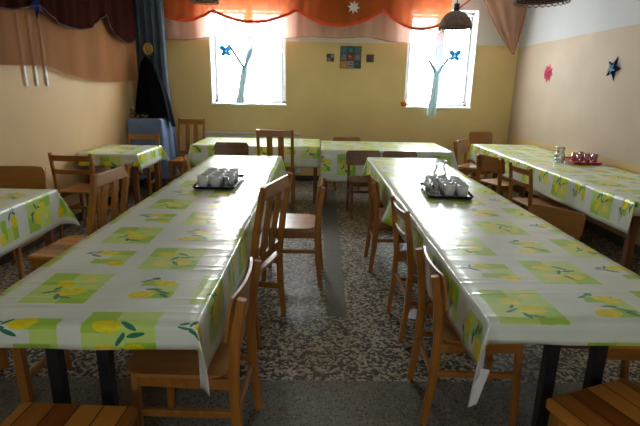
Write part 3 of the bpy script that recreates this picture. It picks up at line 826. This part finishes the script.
for k, (x, z) in enumerate(((.03, .02), (.105, .035), (.13, .02), (.16, .03))):
    MB().lathe([(0, -.013), (.009, -.009), (.013, 0), (.009, .009), (0, .013)], 10, (x, -.045, z)).build('gold_bauble', M['gold'], gd, smooth=True)

# ------------------------------------------------------------------ lamps
def lamp(label, x, y, z, r, cap=True):
    t = thing('pendant_lamp', label, 'lamp', (x, y, z), 0, 'wicker pendant lamps')
    H = r*1.05
    pr = [(r*math.cos(a), H*math.sin(a)*.95) for a in [i*PI/2*.93/14 for i in range(15)]]
    MB().lathe(pr+[(k*.965, h-.006) for k, h in reversed(pr)], 40, mod=lambda k, zz: 1+.008*math.cos(2*PI*k*20)).build('lamp_shade', M['wicker'], t, smooth=True)
    fr = MB()
    for k in range(26):
        a0, a1 = 2*PI*k/26, 2*PI*(k+1)/26; am = (a0+a1)/2
        fr.tube([(r*math.cos(a), r*math.sin(a), zz) for a, zz in ((a0, .0), (a0*.75+am*.25, -.016), (am, -.022), (a1*.75+am*.25, -.016), (a1, 0))], .004, 5)
    fr.tube([(r*1.01*math.cos(2*PI*k/40), r*1.01*math.sin(2*PI*k/40), .004) for k in range(41)], .007, 6, False)
    fr.build('fringe', M['wicker'], t, smooth=True)
    MB().lathe([(0, .07), (.026, .065), (.030, 0), (.020, -.01), (0, -.01)], 14, (0, 0, H*.95)).build('cap', M['cord'], t, smooth=True)
    MB().tube([(0, 0, H), (0, 0, ZC-z)], .005, 8).build('hanging_cord', M['cord'], t)
    MB().lathe([(0, -.09), (.025, -.075), (.032, -.045), (.02, -.01), (.014, .01), (0, .01)], 14, (0, 0, H*.6)).build('bulb', M['china'], t, smooth=True)
    MB().tube([(0, 0, H*.6), (0, 0, H)], .016, 10).build('socket', M['cord'], t)
lamp('dark wicker dome lamp hanging in front of the right window', 1.40, 5.0, 2.115, .160)
lamp('wicker lamp near the right wall, only its rim showing at the top edge', 1.57, 3.5, 2.125, .18)
lamp('wicker lamp above the left window, only its rim showing at the top edge', -1.06, 4.72, 2.275, .13)

# ------------------------------------------------------------------ wall decorations
def star_outline(n, r0, r1, rot=0):
    return [((r0 if k % 2 == 0 else r1)*math.sin(PI*k/n+rot), (r0 if k % 2 == 0 else r1)*math.cos(PI*k/n+rot)) for k in range(2*n)]
def folded_star(name, label, loc, n, r0, r1, mat, normal, depth=.025, rot=0, mat2=None):
    """paper star with raised centre; flat side against the wall"""
    t = thing(name, label, 'star', loc, 0, None)
    nv = Vector(normal); a = Vector((0, 0, 1)); s_ = a.cross(nv).normalized()
    o = star_outline(n, r0, r1, rot); b = MB()
    f = [b.bm.verts.new(s_*x+a*z+nv*(.006 if k % 2 == 0 else .003)) for k, (x, z) in enumerate(o)]; bk = [b.bm.verts.new(s_*x+a*z) for x, z in o]
    c0 = b.bm.verts.new(nv*depth); c1 = b.bm.verts.new((0, 0, 0)); N_ = len(o)
    for k in range(N_):
        b.bm.faces.new((c0, f[k], f[(k+1) % N_])); b.bm.faces.new((c1, bk[(k+1) % N_], bk[k])); b.bm.faces.new((f[k], bk[k], bk[(k+1) % N_], f[(k+1) % N_]))
    b.build('star_body', mat, t)
    if mat2:
        o = star_outline(n, r0*.55, r1*.5, rot+.3); b = MB()
        f = [b.bm.verts.new(s_*x+a*z+nv*(depth*.75)) for x, z in o]; c0 = b.bm.verts.new(nv*(depth+.014))
        for k in range(len(o)): b.bm.faces.new((c0, f[k], f[(k+1) % len(o)]))
        b.build('star_centre', mat2, t, solid=.002)
    return t
folded_star('paper_star', 'pink folded paper star on the right wall', (XR+.002, 6.52, 1.75), 8, .125, .082, M['pink'], (-1, 0, 0), .045, .2, M['pink'])
folded_star('paper_star', 'dark blue five-pointed paper star on the right wall', (XR+.002, 5.10, 1.755), 5, .13, .056, M['navy'], (-1, 0, 0), .04, .35, M['sky'])
folded_star('straw_star', 'white eight-pointed star pinned on the orange swag', (.535, 7.315, 2.65), 8, .095, .048, M['white'], (0, -1, 0), .014, .1)
folded_star('paper_star', 'blue star hanging on the maroon swag above the strips', (XL+.136, 4.50, 2.17), 5, .115, .05, M['navy'], (1, 0, 0), .03, PI/5+.1)
hs = thing('strip_hanging', 'three pale paper strips hanging behind the brown sheer on left wall', 'decoration', (XL+.012, 4.5, 2.2))
for k, y in enumerate((-.09, .08, .25)):
    MB().beam((.0, y-.01, -.05), (.0, y, -.73), .004, .030 if k else .026, (1, 0, 0), .0).build('paper_strip', M['mint'], hs)
def butterfly(label, x, z, mir=1):
    t = thing('butterfly_cutout', label, 'decoration', (x, 7.548, z), 0, 'blue window butterflies')
    for s in (-1, 1):
        for (cx, cz, rx, rz, r_) in ((.045, .040, .058, .040, .6), (.038, -.036, .044, .032, -.7)):
            o = [(cx*s+rx*math.cos(a)*math.cos(r_*s)-rz*math.sin(a)*math.sin(r_*s)*1.0, cz+(rx*math.cos(a)*math.sin(r_*s)+rz*math.sin(a)*math.cos(r_*s))*1.0) for a in [2*PI*k/14 for k in range(14)]]
            b = MB(); b.prism(o, 0, .002, lambda v: Vector((v.x, v.z, v.y))); b.build('wing', M['wingpaper'], t)
    b = MB(); b.tube([(0, 0, -.07), (0, -.004, 0), (0, 0, .06)], [.004, .008, .004], 8).build('butterfly_body', M['sky'], t, smooth=True)
    MB().tube([(0, 0, .06), (0, -.0, .30)], .0012, 4).build('thread', M['white'], t)
butterfly('bright blue paper butterfly in front of the left window', -1.40, 2.02)
butterfly('bright blue paper butterfly in front of the right window', 2.15, 2.02)
pk = thing('pumpkin', 'small orange pumpkin at the lower left corner of the right window', 'pumpkin', (1.415, 7.58, 1.24))
MB().lathe([(0, .012), (.03, .0), (.05, .02), (.053, .045), (.04, .075), (.015, .082), (0, .076)], 28, mod=lambda k, z: 1+.07*abs(math.sin(PI*k*8))).build('pumpkin_body', M['pumpkin'], pk, smooth=True)
MB().tube([(0, 0, .076), (.006, 0, .10)], .006, 8).build('stem', M['leafgreen'], pk)
def flat(name, c): return plain(name, c, .5, .3, 40)
TC = [[(.03, .16, .14), (.02, .10, .09), (.04, .17, .15)], [(.10, .11, .15), (.25, .03, .02), (.16, .14, .12)], [(.50, .24, .02), (.32, .27, .27), (.03, .07, .10)]]
TD = [[(.06, .12, .40), (.05, .22, .20), (.16, .10, .10)], [(.28, .24, .26), (.45, .20, .04), (.22, .20, .20)], [(.42, .20, .02), (.10, .08, .12), (.05, .16, .14)]]
pc = thing('tile_picture', 'square wall picture of nine coloured tiles between the windows', 'picture', (.535, YB, 1.97))
MB().box((0, -.008, 0), (.33, .014, .33), bev=.003).build('backing', M['black'], pc)
for r in range(3):
    for c in range(3):
        x = (c-1)*.107; z = (1-r)*.107
        tl = MB().box((x, -.020, z), (.100, .010, .100), bev=.003).build('tile', flat('tile_glaze', TC[r][c]), pc)
        b = MB(); k = (r*3+c) % 4
        if k == 0: b.box((x-.01, -.0255, z+.01), (.045, .003, .035), Matrix.Rotation(.5, 3, 'Y'))
        elif k == 1: b.lathe([(0, 0), (.028, 0), (.026, .002), (0, .003)], 14); bmesh.ops.transform(b.bm, matrix=Matrix.Translation((x, -.0250, z)) @ Matrix.Rotation(PI/2, 4, 'X'), verts=b.bm.verts)
        elif k == 2: b.box((x-.02, -.0255, z), (.02, .003, .07)); b.box((x+.018, -.0255, z+.012), (.022, .003, .045))
        else: b.box((x, -.0255, z-.02), (.07, .003, .022)); b.box((x+.012, -.0255, z+.02), (.04, .003, .022))
        b.build('tile_motif', flat('tile_motif', TD[r][c]), tl)
for nm, x, cs in (('left', .22, [(.05, .045, .05), (.30, .26, .22), (.28, .20, .22), (.06, .05, .06)]), ('right', .84, [(.10, .06, .08), (.13, .07, .10), (.08, .05, .07), (.12, .07, .10)])):
    t = thing('wall_plaque', 'small dark tile plaque %s of the nine-tile picture' % nm, 'plaque', (x, YB, 1.96))
    MB().box((0, -.006, 0), (.115, .010, .115), bev=.003).build('backing', M['black'], t)
    for k in range(4): MB().box((-.026+.052*(k % 2), -.013, .026-.052*(k//2)), (.048, .007, .048), bev=.002).build('tile', flat('plaque_glaze', cs[k]), t)

# ------------------------------------------------------------------ radiator
rd = thing('radiator', 'white panel radiator under the left window behind the left back table', 'radiator', (-1.02, 7.53, .12))
pn = MB(); pn.box((0, 0, .33), (1.56, .05, .60), bev=.01)
for k in range(25): pn.box((-.72+k*.06, -.028, .33), (.028, .012, .52), bev=.005)
pn.build('radiator_panel', M['radiator'], rd)
MB().box((0, .0, .655), (1.57, .09, .02), bev=.005).build('top_grille', M['radiator'], rd)
for s in (-1, 1): MB().beam((s*.6, .0, -.119), (s*.6, .0, .04), .03, .03).build('foot', M['radiator'], rd)

# ------------------------------------------------------------------ daylight
wd = bpy.data.worlds.new('overcast_sky'); sc.world = wd; wd.use_nodes = True
nt_ = wd.node_tree; nt_.nodes.clear()
o_ = nt_.nodes.new('ShaderNodeOutputWorld'); bg = nt_.nodes.new('ShaderNodeBackground')
bg.inputs[0].default_value = (.87, .945, 1.0, 1); bg.inputs[1].default_value = 6.0
nt_.links.new(bg.outputs[0], o_.inputs[0])
def portal(name, w, y, toward):
    l = bpy.data.lights.new(name, 'AREA'); l.shape = 'RECTANGLE'; l.size = w[1]-w[0]; l.size_y = w[3]-w[2]
    l.cycles.is_portal = True
    o = bpy.data.objects.new(name, l); COL.objects.link(o)
    o.location = ((w[0]+w[1])/2, y, (w[2]+w[3])/2); o.rotation_euler = (-PI/2*toward, 0, 0)
portal('window_daylight', W1, YB+.31, 1); portal('window_daylight', W2, YB+.31, 1)
for w in FILL_WINDOW: portal('window_daylight', w, YF-.31, -1)  # portal of the added fill window
sc.cycles.max_bounces = 10; sc.cycles.diffuse_bounces = 6; sc.cycles.transparent_max_bounces = 16
sc.cycles.sample_clamp_indirect = 6
vs = sc.view_settings
vs.view_transform = 'Standard'; vs.look = 'None'; vs.gamma = 1; vs.use_curve_mapping = False
vs.exposure = 2.78
